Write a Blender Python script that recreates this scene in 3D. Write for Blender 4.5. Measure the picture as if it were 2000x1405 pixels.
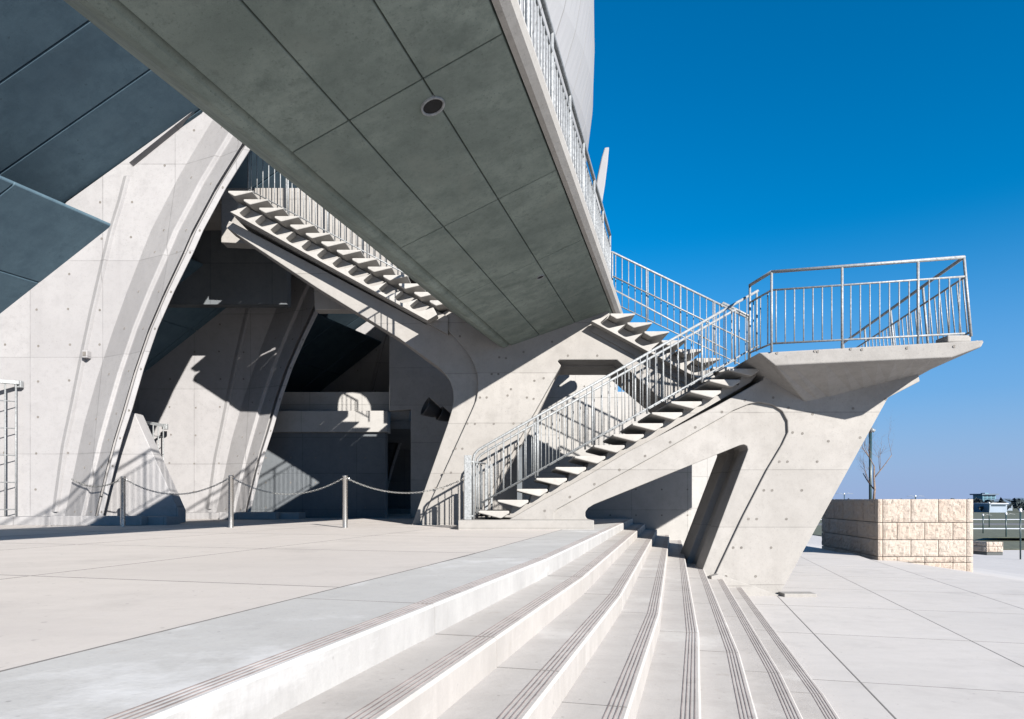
import bpy, bmesh, math, random
from mathutils import Vector, Matrix, noise
random.seed(7)
R = math.radians
for o in list(bpy.data.objects): bpy.data.objects.remove(o)
SC = bpy.context.scene
COL = SC.collection

# ------------------------------------------------------------------ camera, sky, sun, exposure
EZ, F, CX, HY = 1.51, 1300.0, 1000.0, 975.0      # eye height, focal length / principal column / horizon row of the survey
cd = bpy.data.cameras.new('camera'); cam = bpy.data.objects.new('camera', cd); COL.objects.link(cam)
cam.location = (0, 0, EZ); cam.rotation_euler = (R(90), 0, 0)
cd.sensor_width = 36; cd.lens = 36*F/2000; cd.shift_y = (HY-702.5)/2000; cd.clip_start = .05; cd.clip_end = 6000
SC.camera = cam
SUN_EL = 24.7; SUN_AZ = 32.6                      # azimuth measured from behind the camera towards the right
wd = bpy.data.worlds.new('World'); SC.world = wd; wd.use_nodes = True
wn = wd.node_tree; wn.nodes.clear()
sky = wn.nodes.new('ShaderNodeTexSky'); sky.sky_type = 'NISHITA'; sky.sun_disc = False
sky.sun_elevation = R(SUN_EL); sky.sun_rotation = R(180-SUN_AZ)
sky.altitude = 0; sky.air_density = 1.0; sky.dust_density = 0; sky.ozone_density = 6.0
hs = wn.nodes.new('ShaderNodeHueSaturation'); hs.inputs['Saturation'].default_value = 1.5; hs.inputs['Hue'].default_value = .492; hs.inputs['Value'].default_value = 1.1
bg = wn.nodes.new('ShaderNodeBackground'); bg.inputs['Strength'].default_value = .053
wo = wn.nodes.new('ShaderNodeOutputWorld')
tc = wn.nodes.new('ShaderNodeTexCoord'); sx_ = wn.nodes.new('ShaderNodeSeparateXYZ'); wn.links.new(tc.outputs['Generated'], sx_.inputs[0])
hz = wn.nodes.new('ShaderNodeMapRange'); hz.interpolation_type = 'SMOOTHSTEP'; wn.links.new(sx_.outputs[2], hz.inputs[0])
hz.inputs[1].default_value = .37; hz.inputs[2].default_value = -.02; hz.inputs[3].default_value = 0; hz.inputs[4].default_value = .95
hm = wn.nodes.new('ShaderNodeMix'); hm.data_type = 'RGBA'; hm.inputs[7].default_value = (1.9, 2.75, 4.7, 1)      # pale blue winter haze all round the horizon
wn.links.new(hz.outputs[0], hm.inputs[0]); wn.links.new(hs.outputs[0], hm.inputs[6])
wn.links.new(sky.outputs[0], hs.inputs['Color']); wn.links.new(hm.outputs[2], bg.inputs[0]); wn.links.new(bg.outputs[0], wo.inputs[0])
sl = bpy.data.lights.new('sun', 'SUN'); sl.energy = 5.0; sl.angle = R(.5); sl.color = (1.0, .95, .882)
so = bpy.data.objects.new('sun', sl); COL.objects.link(so)
ce = math.cos(R(SUN_EL))
sd = Vector((-math.sin(R(SUN_AZ))*ce, math.cos(R(SUN_AZ))*ce, -math.sin(R(SUN_EL))))
so.rotation_euler = sd.to_track_quat('-Z', 'Y').to_euler(); so.location = (20, -30, 25)
vs = SC.view_settings; vs.view_transform = 'Standard'; vs.look = 'None'; vs.gamma = 1; vs.use_curve_mapping = False
vs.exposure = 1.48
SC.render.engine = 'CYCLES'; SC.cycles.diffuse_bounces = 3

# ------------------------------------------------------------------ survey: pixel of the photograph -> point of a given plane
def WX(x, Y): return (x-CX)*Y/F
def WZ(y, Y): return EZ+(HY-y)*Y/F
def W(x, y, Y): return Vector((WX(x, Y), Y, WZ(y, Y)))
def XZ(pts, Y): return [(WX(x, Y), WZ(y, Y)) for x, y in pts]

# ------------------------------------------------------------------ materials
def mat(name): 
    m = bpy.data.materials.new(name); m.use_nodes = True; n = m.node_tree; n.nodes.clear()
    o = n.nodes.new('ShaderNodeOutputMaterial'); b = n.nodes.new('ShaderNodeBsdfPrincipled'); n.links.new(b.outputs[0], o.inputs[0])
    return m, n, b
def nd(n, t, **kw):
    x = n.nodes.new(t)
    for k, v in kw.items():
        if k in x.inputs: x.inputs[k].default_value = v
        else: setattr(x, k, v)
    return x
def mixc(n, fac, a, b, mode='MIX'):
    x = n.nodes.new('ShaderNodeMix'); x.data_type = 'RGBA'; x.blend_type = mode
    for i, v in ((0, fac), (6, a), (7, b)):
        if hasattr(v, 'is_output'): n.links.new(v, x.inputs[i])
        else: x.inputs[i].default_value = v if i == 0 else (*v, 1)
    return x.outputs[2]
def ramp(n, src, p0, p1, c0=0., c1=1.):
    r = n.nodes.new('ShaderNodeMapRange'); r.inputs[1].default_value = p0; r.inputs[2].default_value = p1
    r.inputs[3].default_value = c0; r.inputs[4].default_value = c1; n.links.new(src, r.inputs[0]); return r.outputs[0]
def noi(n, vec, scale, detail=4, rough=.6, dim='3D', stretch=None):
    if stretch:
        m = n.nodes.new('ShaderNodeMapping'); m.inputs['Scale'].default_value = stretch; n.links.new(vec, m.inputs[0]); vec = m.outputs[0]
    x = nd(n, 'ShaderNodeTexNoise', Scale=scale, Detail=detail, Roughness=rough); n.links.new(vec, x.inputs[0]); return x.outputs[0]
def math2(n, op, a, b=None):
    x = n.nodes.new('ShaderNodeMath'); x.operation = op
    for i, v in ((0, a), (1, b)):
        if v is None: continue
        if hasattr(v, 'is_output'): n.links.new(v, x.inputs[i])
        else: x.inputs[i].default_value = v
    return x.outputs[0]
def concrete(name, c, dark, rough=.8, streak=.25, blotch=.35, joints=None, speck=.42, bump=.25, stain=None, obj_var=0.0):
    """cast concrete: cloudy pours, vertical rain streaks, pores, hairline pour joints"""
    m, n, b = mat(name)
    g = n.nodes.new('ShaderNodeNewGeometry'); P = g.outputs['Position']
    big = noi(n, P, .55, 5, .62); med = noi(n, P, 3.2, 6, .65); fine = noi(n, P, 42, 3, .7); grain = noi(n, P, 140, 2, .6)
    st = noi(n, P, 1.0, 5, .6, stretch=(3.2, 3.2, .16))
    col = mixc(n, ramp(n, big, .36, .68, 0, blotch), c, dark)
    col = mixc(n, ramp(n, med, .46, .72, 0, blotch), col, dark)
    col = mixc(n, ramp(n, st, .54, .74, 0, streak), col, dark)
    mot = noi(n, P, 11, 5, .7); col = mixc(n, ramp(n, mot, .5, .7, 0, speck*.8), col, tuple(x*.8 for x in dark))
    col = mixc(n, ramp(n, fine, .58, .72, 0, speck), col, tuple(x*.55 for x in dark))
    col = mixc(n, ramp(n, grain, .35, .65, 0, .16), col, tuple(min(1, x*1.15) for x in c))
    # pin-holes of trapped air
    v = nd(n, 'ShaderNodeTexVoronoi', Scale=9.0); n.links.new(P, v.inputs['Vector'])
    col = mixc(n, ramp(n, v.outputs['Distance'], .03, .075, .45, 0), col, tuple(x*.3 for x in dark))
    if joints:
        s = n.nodes.new('ShaderNodeSeparateXYZ'); n.links.new(P, s.inputs[0])
        for ax, pitch, off in joints:
            t = math2(n, 'ADD', s.outputs[ax], off); t = math2(n, 'DIVIDE', t, pitch); t = math2(n, 'FRACT', t)
            t = math2(n, 'SUBTRACT', t, .5); t = math2(n, 'ABSOLUTE', t); t = math2(n, 'MULTIPLY', t, pitch)
            f = ramp(n, t, .004, .011, .55, 0)
            f = math2(n, 'MULTIPLY', f, ramp(n, med, .3, .6, .35, 1))
            col = mixc(n, f, col, tuple(x*.35 for x in dark))
    if joints:
        fl = n.nodes.new('ShaderNodeCombineXYZ')
        for ax, pitch, off in joints:
            t = math2(n, 'ADD', s.outputs[ax], off); t = math2(n, 'DIVIDE', t, pitch); t = math2(n, 'ADD', t, .5); n.links.new(math2(n, 'FLOOR', t), fl.inputs[ax])
        wnz = n.nodes.new('ShaderNodeTexWhiteNoise'); n.links.new(fl.outputs[0], wnz.inputs['Vector'])
        col = mixc(n, ramp(n, wnz.outputs['Value'], 0, 1, 0, .42), col, dark)
    if obj_var:
        dirt = noi(n, P, .9, 7, .72); col = mixc(n, ramp(n, dirt, .54, .70, 0, .55), col, tuple(x*.82 for x in dark))
        grit = noi(n, P, 15, 2, .5); col = mixc(n, ramp(n, grit, .71, .75, 0, .5), col, tuple(x*.5 for x in dark))
        trail = noi(n, P, 1.3, 6, .7, stretch=(.55, 2.6, 1)); col = mixc(n, ramp(n, trail, .48, .72, 0, .55), col, dark)
    if stain:
        sc, sr = stain
        w = noi(n, P, 1.0, 6, .7, stretch=(.9, .9, 5)); col = mixc(n, ramp(n, w, .56, .66, 0, .6), col, sc)
        w = noi(n, P, 7.0, 4, .7, stretch=(1, 1, .4)); col = mixc(n, ramp(n, w, .6, .75, 0, .5), col, sr)
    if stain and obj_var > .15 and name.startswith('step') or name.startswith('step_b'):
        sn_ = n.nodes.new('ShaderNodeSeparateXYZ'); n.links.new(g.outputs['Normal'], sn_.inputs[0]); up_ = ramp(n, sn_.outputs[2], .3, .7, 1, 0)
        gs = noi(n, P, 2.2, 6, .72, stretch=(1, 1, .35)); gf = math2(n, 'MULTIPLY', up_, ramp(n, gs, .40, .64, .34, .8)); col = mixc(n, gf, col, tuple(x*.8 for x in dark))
    if obj_var:
        oi = n.nodes.new('ShaderNodeObjectInfo')
        col = mixc(n, ramp(n, oi.outputs['Random'], 0, 1, 0, obj_var), col, dark)
    n.links.new(col, b.inputs['Base Color'])
    rr = ramp(n, med, .3, .7, rough-.1, min(1, rough+.1)); n.links.new(rr, b.inputs['Roughness'])
    b.inputs['Specular IOR Level'].default_value = .3
    bp = nd(n, 'ShaderNodeBump', Strength=bump, Distance=.012)
    h = math2(n, 'ADD', math2(n, 'MULTIPLY', med, .8), math2(n, 'MULTIPLY', fine, .5)); n.links.new(h, bp.inputs['Height']); n.links.new(bp.outputs[0], b.inputs['Normal'])
    return m
M = {}
M['pier'] = concrete('pier_concrete', (.250, .240, .229), (.177, .169, .160), joints=[(2, .91, .3)], blotch=.65, streak=.55)
M['tread'] = concrete('tread_concrete', (.278, .269, .255), (.205, .195, .182), blotch=.5, streak=.1)
M['fin'] = concrete('fin_concrete', (.247, .243, .247), (.186, .182, .186), joints=[(2, 1.8, .35), (0, 1.35, .2)], blotch=.5, streak=.6)
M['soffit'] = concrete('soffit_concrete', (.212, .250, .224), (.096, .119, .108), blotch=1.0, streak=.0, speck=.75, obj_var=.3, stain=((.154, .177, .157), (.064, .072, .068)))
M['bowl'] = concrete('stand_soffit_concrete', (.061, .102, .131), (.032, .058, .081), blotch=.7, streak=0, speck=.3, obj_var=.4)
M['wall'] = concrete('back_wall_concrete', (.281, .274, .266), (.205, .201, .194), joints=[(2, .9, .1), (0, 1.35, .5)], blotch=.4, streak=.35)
M['dim'] = concrete('shaded_wall_concrete', (.101, .112, .122), (.065, .072, .081), joints=[(2, .9, .1), (0, 1.35, .5)], blotch=.4, streak=.35)  # same concrete as the back wall, shade put into its darker colour
M['terrace'] = concrete('terrace_paving', (.423, .393, .371), (.347, .322, .307), blotch=.4, streak=0, speck=.15, obj_var=.4, bump=.12)
M['step'] = concrete('step_concrete', (.361, .342, .327), (.277, .261, .247), blotch=.55, streak=.0, speck=.2, stain=((.430, .418, .400), (.246, .222, .196)), obj_var=.2, bump=.2)
M['border'] = concrete('step_border_concrete', (.357, .353, .348), (.266, .261, .257), blotch=.5, streak=0, speck=.2, stain=((.483, .483, .489), (.312, .297, .283)), bump=.2)
M['plaza'] = concrete('plaza_paving', (.416, .396, .382), (.340, .325, .315), blotch=.45, streak=0, speck=.15, obj_var=.4, bump=.1)
M['sail'] = concrete('sail_cladding', (.190, .193, .202), (.167, .173, .179), blotch=.2, streak=.15, speck=.05, bump=.05)
M['footing'] = concrete('footing_concrete', (.285, .267, .248), (.223, .208, .186), blotch=.4, streak=.1, speck=.5)
def plain(name, c, rough=.6, metal=0., var=.15, sc=20):
    m, n, b = mat(name); g = n.nodes.new('ShaderNodeNewGeometry')
    k = noi(n, g.outputs['Position'], sc, 4)
    n.links.new(mixc(n, ramp(n, k, .35, .7), c, tuple(x*(1-var*2) for x in c)), b.inputs['Base Color'])
    n.links.new(ramp(n, k, .3, .7, max(.05, rough-.08), min(1, rough+.08)), b.inputs['Roughness']); b.inputs['Metallic'].default_value = metal
    return m
M['galv'] = plain('galvanised_steel', (.25, .262, .27), .6, .25, .25, 35)
M['steel'] = plain('stainless_steel', (.55, .54, .52), .28, 1.0, .08, 60)
M['chain'] = plain('chain_steel', (.30, .30, .29), .45, .8)
M['black'] = plain('black_housing', (.012, .013, .016), .45)
M['hole'] = plain('tie_hole_dark', (.13, .12, .11), .9)  # dark of the hollow tie holes put into the colour; button plate shares it
M['seal'] = plain('joint_sealant', (.15, .143, .138), .95)
M['matte'] = plain('matte_black', (.004, .004, .005), 1.0)
M['joint'] = plain('dark_joint', (.06, .065, .065), .95)
M['pink'] = plain('anti_slip_inlay', (.255, .215, .205), .85, 0, .25, 9)
M['green_pole'] = plain('dark_green_paint', (.012, .035, .04), .4)
M['bark'] = plain('bark', (.16, .12, .10), .9, 0, .3)
M['soil'] = plain('soil', (.10, .07, .05), 1.0, 0, .3)
M['grass'] = plain('winter_grass', (.075, .085, .055), 1.0, 0, .3, 2)
M['asphalt'] = plain('asphalt', (.10, .10, .105), .9, 0, .15, 3)
M['snow'] = plain('old_snow', (.55, .57, .61), .7, 0, .05, 2)
M['town_white'] = plain('hazy_town_wall', (.17, .21, .26), .8, 0, .05, .2)  # blue tint puts distance haze into the wall colour
M['hazy_town_roof'] = plain('hazy_town_roof', (.06, .09, .13), .7, 0, .1, .2)  # bluish roof colour stands in for distance haze
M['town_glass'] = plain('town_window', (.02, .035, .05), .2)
M['teal'] = plain('teal_tower_cladding', (.05, .16, .22), .5, 0, .1, .1)
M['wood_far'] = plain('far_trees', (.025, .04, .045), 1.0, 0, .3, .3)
def stone_mat():
    m, n, b = mat('split_face_stone'); g = n.nodes.new('ShaderNodeNewGeometry'); P = g.outputs['Position']; oi = n.nodes.new('ShaderNodeObjectInfo')
    a = noi(n, P, 3, 5); f = noi(n, P, 22, 5, .75)
    c = mixc(n, oi.outputs['Random'], (.34, .295, .255), (.325, .265, .22)); c = mixc(n, ramp(n, a, .4, .7, 0, .4), c, (.34, .31, .275))
    c = mixc(n, ramp(n, f, .60, .74, 0, .35), c, (.13, .098, .07)); n.links.new(c, b.inputs['Base Color']); b.inputs['Roughness'].default_value = .9
    bp = nd(n, 'ShaderNodeBump', Strength=1.0, Distance=.05); n.links.new(math2(n, 'ADD', f, a), bp.inputs['Height']); n.links.new(bp.outputs[0], b.inputs['Normal'])
    return m
M['stone'] = stone_mat()

# ------------------------------------------------------------------ building blocks
def tag(o, label, cat, group=None):
    o['label'] = label; o['category'] = cat
    if group: o['group'] = group
    return o
def struct(o): o['kind'] = 'structure'; return o
def thing(name, loc, label=None, cat=None, group=None):
    o = bpy.data.objects.new(name, None); COL.objects.link(o); o.location = loc; o.empty_display_size = .2
    if label: tag(o, label, cat, group)
    return o
def link(name, me, parent=None, loc=(0, 0, 0), rot=(0, 0, 0)):
    o = bpy.data.objects.new(name, me); COL.objects.link(o); o.location = loc; o.rotation_euler = rot
    if parent is not None:
        o.parent = parent
        q = parent; off = Vector((0, 0, 0))
        while q is not None: off += q.location; q = q.parent
        o.location = Vector(loc)-off          # parents are never rotated: subtract their place
    return o
def data(name, verts, faces, m, smooth=False):
    me = bpy.data.meshes.new(name); me.from_pydata([tuple(v) for v in verts], [], faces); me.materials.append(M[m] if isinstance(m, str) else m)
    bm = bmesh.new(); bm.from_mesh(me); bmesh.ops.recalc_face_normals(bm, faces=bm.faces); bm.to_mesh(me); bm.free()
    if smooth: me.shade_smooth()
    return me
def mesh(name, verts, faces, m, parent=None, smooth=False, bevel=0, seg=2):
    vs_ = [Vector(v) for v in verts]
    c = sum(vs_, Vector((0, 0, 0)))/len(vs_); c.z = min(v.z for v in vs_)
    o = link(name, data(name, [v-c for v in vs_], faces, m, smooth), parent, c)
    if bevel:
        b = o.modifiers.new('edge', 'BEVEL'); b.width = bevel; b.segments = seg; b.limit_method = 'ANGLE'; b.angle_limit = R(28); b.harden_normals = False
    return o
def prism_vf(poly, d0, d1):
    """polygon of 3-D points moved by d0 and d1"""
    n = len(poly); v = [Vector(p)+Vector(d0) for p in poly]+[Vector(p)+Vector(d1) for p in poly]
    return v, [list(range(n)), list(range(2*n-1, n-1, -1))]+[[i, (i+1) % n, n+(i+1) % n, n+i] for i in range(n)]
def prism(name, xz, y0, y1, m, parent=None, bevel=0, seg=2):
    v, f = prism_vf([(x, 0, z) for x, z in xz], (0, y0, 0), (0, y1, 0)); return mesh(name, v, f, m, parent, bevel=bevel, seg=seg)
def box(name, a, b, m, parent=None, bevel=0):
    (x0, y0, z0), (x1, y1, z1) = a, b
    return prism(name, [(x0, z0), (x1, z0), (x1, z1), (x0, z1)], y0, y1, m, parent, bevel)
def tube_vf(pts, r, n=8, closed=False):
    pts = [Vector(p) for p in pts]; rr = r if isinstance(r, (list, tuple)) else [r]*len(pts)
    V, Fc = [], []; N = len(pts); up = None
    for i, p in enumerate(pts):
        a = pts[i-1] if (i > 0 or closed) else pts[i]; b = pts[(i+1) % N] if (i < N-1 or closed) else pts[i]
        t = (b-a).normalized()
        if up is None: up = t.orthogonal().normalized()
        up = (up-t*up.dot(t)); up = up.normalized() if up.length > 1e-5 else t.orthogonal().normalized()
        s = t.cross(up)
        k = 1.0
        if 0 < i < N-1:
            c = (pts[i]-a).normalized().dot((b-pts[i]).normalized()); k = 1/max(.6, math.sqrt(max(.01, (1+c)/2)))
        for j in range(n):
            w = 2*math.pi*j/n; V.append(p+(up*math.cos(w)+s*math.sin(w))*rr[i]*(k if j % 2 else 1))
    for i in range(N if closed else N-1):
        for j in range(n):
            Fc.append([i*n+j, i*n+(j+1) % n, ((i+1) % N)*n+(j+1) % n, ((i+1) % N)*n+j])
    if not closed: Fc += [list(range(n-1, -1, -1)), list(range((N-1)*n, N*n))]
    return V, Fc
def tube(name, pts, r, m, parent=None, n=10): 
    v, f = tube_vf(pts, r, n); return mesh(name, v, f, m, parent, smooth=True)
def join(parts):
    V, Fc = [], []
    for v, f in parts:
        k = len(V); V += list(v); Fc += [[i+k for i in q] for q in f]
    return V, Fc
_cyl = {}
def stick(name, p, h, r, parent, m='galv', lean=None):
    """upright bar of shared mesh data"""
    key = (round(h, 3), r, m, lean)
    if key not in _cyl:
        top = Vector(lean)*1 if lean else Vector((0, 0, h))
        v, f = tube_vf([(0, 0, 0), top], r, 8); _cyl[key] = data(name, v, f, m, True)
    return link(name, _cyl[key], parent, p)
def tie_holes(parent, pts, r=.021, name='tie_holes'):
    """shallow dark discs painting the shade inside form-tie holes, on a face that looks towards -Y; pts are 3-D"""
    V, Fc = [], []
    for p in pts:
        k = len(V); q = Vector(p)
        for ring, (rr, dy) in enumerate(((r, .003), (r, -.003), (r*.6, -.0015))):
            for j in range(10):
                a = 2*math.pi*j/10; V.append(q+Vector((math.cos(a)*rr, dy, math.sin(a)*rr)))
        for ring in range(2):
            for j in range(10): Fc.append([k+ring*10+j, k+ring*10+(j+1) % 10, k+ring*10+10+(j+1) % 10, k+ring*10+10+j])
        Fc.append([k+20+j for j in range(10)])
    if not V: return
    o = mesh(name, V, Fc, 'hole', parent); o['kind'] = 'stuff'; return o

# ================================================================== GROUND, TERRACE, STEPS
TZ = 1.04                                       # terrace level; plaza is 0; eight risers of 0.13
U = Vector((.25, .968, 0)).normalized(); V_ = Vector((U.y, -U.x, 0)); ANG = math.atan2(U.y, U.x)
def uv(u, v, z=0): p = U*u+V_*v; return Vector((p.x, p.y, z))
def gz(x, y):
    d = min(3.2, .15*max(0, x-9.6))
    d2 = 3.2*min(1, max(0, (y-26)/70.)) if y > 26 else 0
    return -max(d, d2)-.035
xs = [-60, -30, -15, -5]+[i*2.0 for i in range(0, 17)]+[40, 60, 100, 200, 500, 1500]; ys = [-40, -20, -10]+[i*2.0 for i in range(-3, 18)]+[45, 60, 80, 100, 150, 300, 800, 3000]
gv = [(x, y, gz(x, y)) for y in ys for x in xs]; nx = len(xs)
gf = [[j*nx+i, j*nx+i+1, (j+1)*nx+i+1, (j+1)*nx+i] for j in range(len(ys)-1) for i in range(nx-1)]
g0 = struct(mesh('plaza_ground', gv, gf, 'plaza')); g0['label'] = 'pale concrete plaza ground falling away to the right'
# plaza paving slabs (thin, uneven, with open joints)
plaza = struct(thing('plaza_paving', (4, 6, 0))); plaza['label'] = 'large pale paving slabs right of the steps'
def slab_data(name, du, dv, h, m, bev=.006, end=None):
    a, b = du/2, dv/2; c = bev; e = c if end is None else end
    v = [(-a, -b, -h), (a, -b, -h), (a, b, -h), (-a, b, -h), (-a, -b, -c), (a, -b, -c), (a, b, -c), (-a, b, -c), (-a+e, -b+c, 0), (a-e, -b+c, 0), (a-e, b-c, 0), (-a+e, b-c, 0)]
    f = [[0, 3, 2, 1], [8, 9, 10, 11]]+[[i, (i+1) % 4, 4+(i+1) % 4, 4+i] for i in range(4)]+[[4+i, 4+(i+1) % 4, 8+(i+1) % 4, 8+i] for i in range(4)]
    return data(name, v, f, m)
sd1 = slab_data('paving_slab', 2.05-.010, 1.55-.010, 0.03, 'plaza', .0008)
sd0 = slab_data('paving_slab', 2.05-.010, .47-.006, .03, 'plaza', .0008)
FL = []
for i in range(-2, 11):
    for j in range(-1, 5):
        u = i*2.05+.9
        if j < 0: link('paving_slab', sd0, plaza, uv(u, 1.17, 0), (0, 0, ANG)); FL.append(prism_vf([uv(u+a, 1.17+b) for a, b in ((-1.02, -.23), (1.02, -.23), (1.02, .24), (-1.02, .24))], (0, 0, -.03), (0, 0, -.0015))); continue
        v = 1.41+1.55*(j+.5); p = uv(u, v, random.uniform(0, .0005))
        if p.x > 8.9: continue
        link('paving_slab', sd1, plaza, p, (0, 0, ANG)); FL.append(prism_vf([uv(u+a, v+b) for a, b in ((-1.024, -.774), (1.024, -.774), (1.024, .774), (-1.024, .774))], (0, 0, -.03), (0, 0, -.0015)))
v, f = join(FL); mesh('joint_filler', v, f, 'joint', plaza)
# terrace body and slabs
VN1 = -1.07; TR = .285
tv = [uv(-6, VN1-.60), uv(18.5, VN1-.60), uv(26, VN1-.6), Vector((-24, 30, 0)), Vector((-24, -6, 0))]
v, f = prism_vf(tv, (0, 0, -.3), (0, 0, TZ-.0015)); terr = struct(mesh('terrace', v, f, 'joint')); terr['label'] = 'raised concrete terrace in front of the stadium'
sd2 = slab_data('paving_slab', 2.33-.012, 2.2-.012, .05, 'terrace', .0008)
for i in range(-3, 10):
    for j in range(0, 8):
        u = 3.2+2.33*(i-.5); vv = VN1-.595-2.2*(j+.5)
        link('paving_slab', sd2, terr, uv(u, vv, TZ+random.uniform(0, .0005)), (0, 0, ANG))
seal = []
for i in range(-3, 11):
    u = 3.2+2.33*(i-1); seal.append(prism_vf([uv(u-.006, VN1-.6), uv(u+.006, VN1-.6), uv(u+.006, VN1-18), uv(u-.006, VN1-18)], (0, 0, TZ-.02), (0, 0, TZ+.0012)))
for j in range(1, 9):
    vv = VN1-.595-2.2*j; seal.append(prism_vf([uv(-6, vv-.007), uv(-6, vv+.007), uv(26, vv+.007), uv(26, vv-.007)], (0, 0, TZ-.02), (0, 0, TZ+.0013)))
v, f = join(seal); mesh('joint_seal', v, f, 'seal', terr)
seal = []
for i in range(-2, 12):
    u = 2.05*(i-.5)+.9; seal.append(prism_vf([uv(u-.005, .95), uv(u+.005, .95), uv(u+.005, min(7.2, (8.3-.25*u)/.968)), uv(u-.005, min(7.2, (8.3-.25*u)/.968))], (0, 0, -.02), (0, 0, .0011)))
for j in range(0, 5):
    vv = 1.41+1.55*j; um = min(20, (9.3-.968*vv)/.25); seal.append(prism_vf([uv(-4, vv-.006), uv(-4, vv+.006), uv(um, vv+.006), uv(um, vv-.006)], (0, 0, -.02), (0, 0, .0012)))
v, f = join(seal); mesh('joint_seal', v, f, 'seal', plaza)
# the eight steps: blocks with inlaid anti-slip lines
steps = struct(thing('outdoor_steps', uv(4, 0, 0))); steps['label'] = 'broad flight of eight shallow concrete steps up to the terrace'
def strip_data(L):
    parts = []
    for q in (.028, .048, .068, .088):
        parts.append(prism_vf([(-L/2, -q-.0027, 0), (L/2, -q-.0027, 0), (L/2, -q+.0027, 0), (-L/2, -q+.0027, 0)], (0, 0, -.004), (0, 0, .002)))
    v, f = join(parts); return v, f
L = 2.33
def vb(u): return .04-.017*max(0, 5.13-u)-.014*max(0, u-5.13)       # the flight bends slightly outwards
for k in range(8):
    wdt = .70 if k == 0 else TR+.06
    z = TZ-.13*k+(.003 if k == 0 else 0)
    bd = slab_data('step_block', L-.005, wdt, max(.13, z+.06) if k == 7 else .26, 'border' if k == 0 else 'step', .011, .0005)
    v, f = prism_vf([uv(-4.0, VN1+TR*k-wdt+.01), uv(16, VN1+TR*k-wdt+.01), uv(16, VN1+TR*k-.2), uv(-4.0, VN1+TR*k-.2)], (0, 0, z-.12), (0, 0, z-.0025)); mesh('joint_filler', v, f, 'joint', steps)
    s_v, s_f = strip_data(L-.002)
    # strip runs along the block's outer long edge (local -y is towards the plaza, V_)
    s_v = [Vector((a[0], -(wdt/2)-a[1]*1.0, a[2])) for a in s_v]; s_d = data('anti_slip_inlay', s_v, s_f, 'pink')
    sl_ = []
    for i in range(-2, 7):
        u = L*(i+.5)+.45; sl_.append(prism_vf([uv(u+L/2+a, VN1+TR*k+vb(u+L/2)+b) for a, b in ((-.003, -wdt+.01), (.003, -wdt+.01), (.003, -.013), (-.003, -.013))], (0, 0, z-.02), (0, 0, z+.0012)))
        va, vc = vb(u-L/2), vb(u+L/2); th_ = math.atan2(vc-va, L)
        if k == 0: sl_.append(prism_vf([uv(u-L/2, VN1-wdt+va-.012), uv(u+L/2, VN1-wdt+vc-.012), uv(u+L/2, VN1-wdt+vc+.002), uv(u-L/2, VN1-wdt+va+.002)], (0, 0, z-.03), (0, 0, z-.001)))
        c = uv(u, VN1+TR*k-wdt/2+(va+vc)/2, z+random.uniform(-.0008, .0008))
        b_ = link('step_block', bd, steps, c, (0, 0, ANG-th_))
        o = bpy.data.objects.new('anti_slip_inlay', s_d); COL.objects.link(o); o.parent = b_
    v, f = join(sl_); mesh('joint_seal', v, f, 'seal', steps)

# ================================================================== P1: LOWER STAIR PIER WITH PLINTH AND FLIGHT
YP = 10.53
plinth = prism('stair_plinth', [(WX(895, 10.2), TZ-.4), (WX(1160, 10.2), TZ-.4), (WX(1160, 10.2), 1.185), (WX(895, 10.2), 1.185)], 10.18, 12.0, 'pier', bevel=.012)
tag(plinth, 'low pale concrete plinth under the foot of the lower stair', 'plinth')
pier1 = thing('stair_pier', (3.9, 11, 0), 'leaning concrete pier with slanting beam carrying the lower stair and viewing platform', 'pier')
top_edge = [(993, 1016), (1062, 976), (1144, 931), (1222, 885), (1400, 793), (1490, 742), (1500, 712), (1790, 712), (1797, 745), (1735, 777), (1522, 1163)]
def ycut(pts): return pts
leg_in = [(1372, 1118), (1459, 889), (1463, 878), (1461, 871), (1455, 868), (1446, 870), (1160, 986), (1149, 993), (1144, 1000), (1144, 1009), (1150, 1017)]
back = top_edge+[(1520, 1175), (1352, 1175)]+leg_in
groove = [(1083, 1017), (1083, 1001), (1088, 995), (1146, 963), (1274, 893), (1370, 838), (1418, 811), (1432, 802), (1464, 789), (1483, 786), (1509, 791), (1528, 803), (1538, 822), (1539, 844), (1528, 868), (1498, 918), (1450, 1011), (1389, 1140), (1375, 1172)]
front = top_edge+[(1516, 1175)]+groove[::-1]
prism('pier_face', XZ(front, YP), YP, YP+.048, 'pier', pier1, bevel=.014)
prism('pier_body', XZ(back, YP), YP+.048, YP+.48, 'pier', pier1, bevel=.012)
leg_in2 = [(1358, 1118), (1444, 893), (1448, 880), (1444, 876), (1436, 876), (1165, 984), (1156, 990), (1154, 998), (1155, 1009), (1160, 1017)]
leg_in2 = [(x+(10 if i > 5 else -12), y-(6 if 2 < i < 7 else 0)) for i, (x, y) in enumerate([(1384, 1118), (1470, 889), (1475, 872), (1466, 860), (1446, 862), (1160, 978), (1149, 985), (1140, 996), (1138, 1009), (1144, 1017)])]
rec = top_edge+[(1520, 1175), (1366, 1175)]+[(1386, 1118), (1476, 884), (1478, 872), (1472, 861), (1456, 858), (1160, 976), (1146, 984), (1136, 996), (1136, 1009), (1140, 1017)]
prism('recessed_web', XZ(rec, YP), YP+.48, YP+1.05, 'pier', pier1)
prism('pier_rib', XZ(back, YP), YP+1.05, YP+1.65, 'pier', pier1, bevel=.012)
hl = [(1358, 835), (1309, 864), (1260, 891), (1210, 918), (1161, 946), (1113, 971), (1064, 998), (1410, 805), (1540, 797), (1587, 809), (1666, 798), (1730, 780), (1455, 782), (1510, 777), (1548, 845), (1567, 847), (1618, 862), (1680, 855)]
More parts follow.
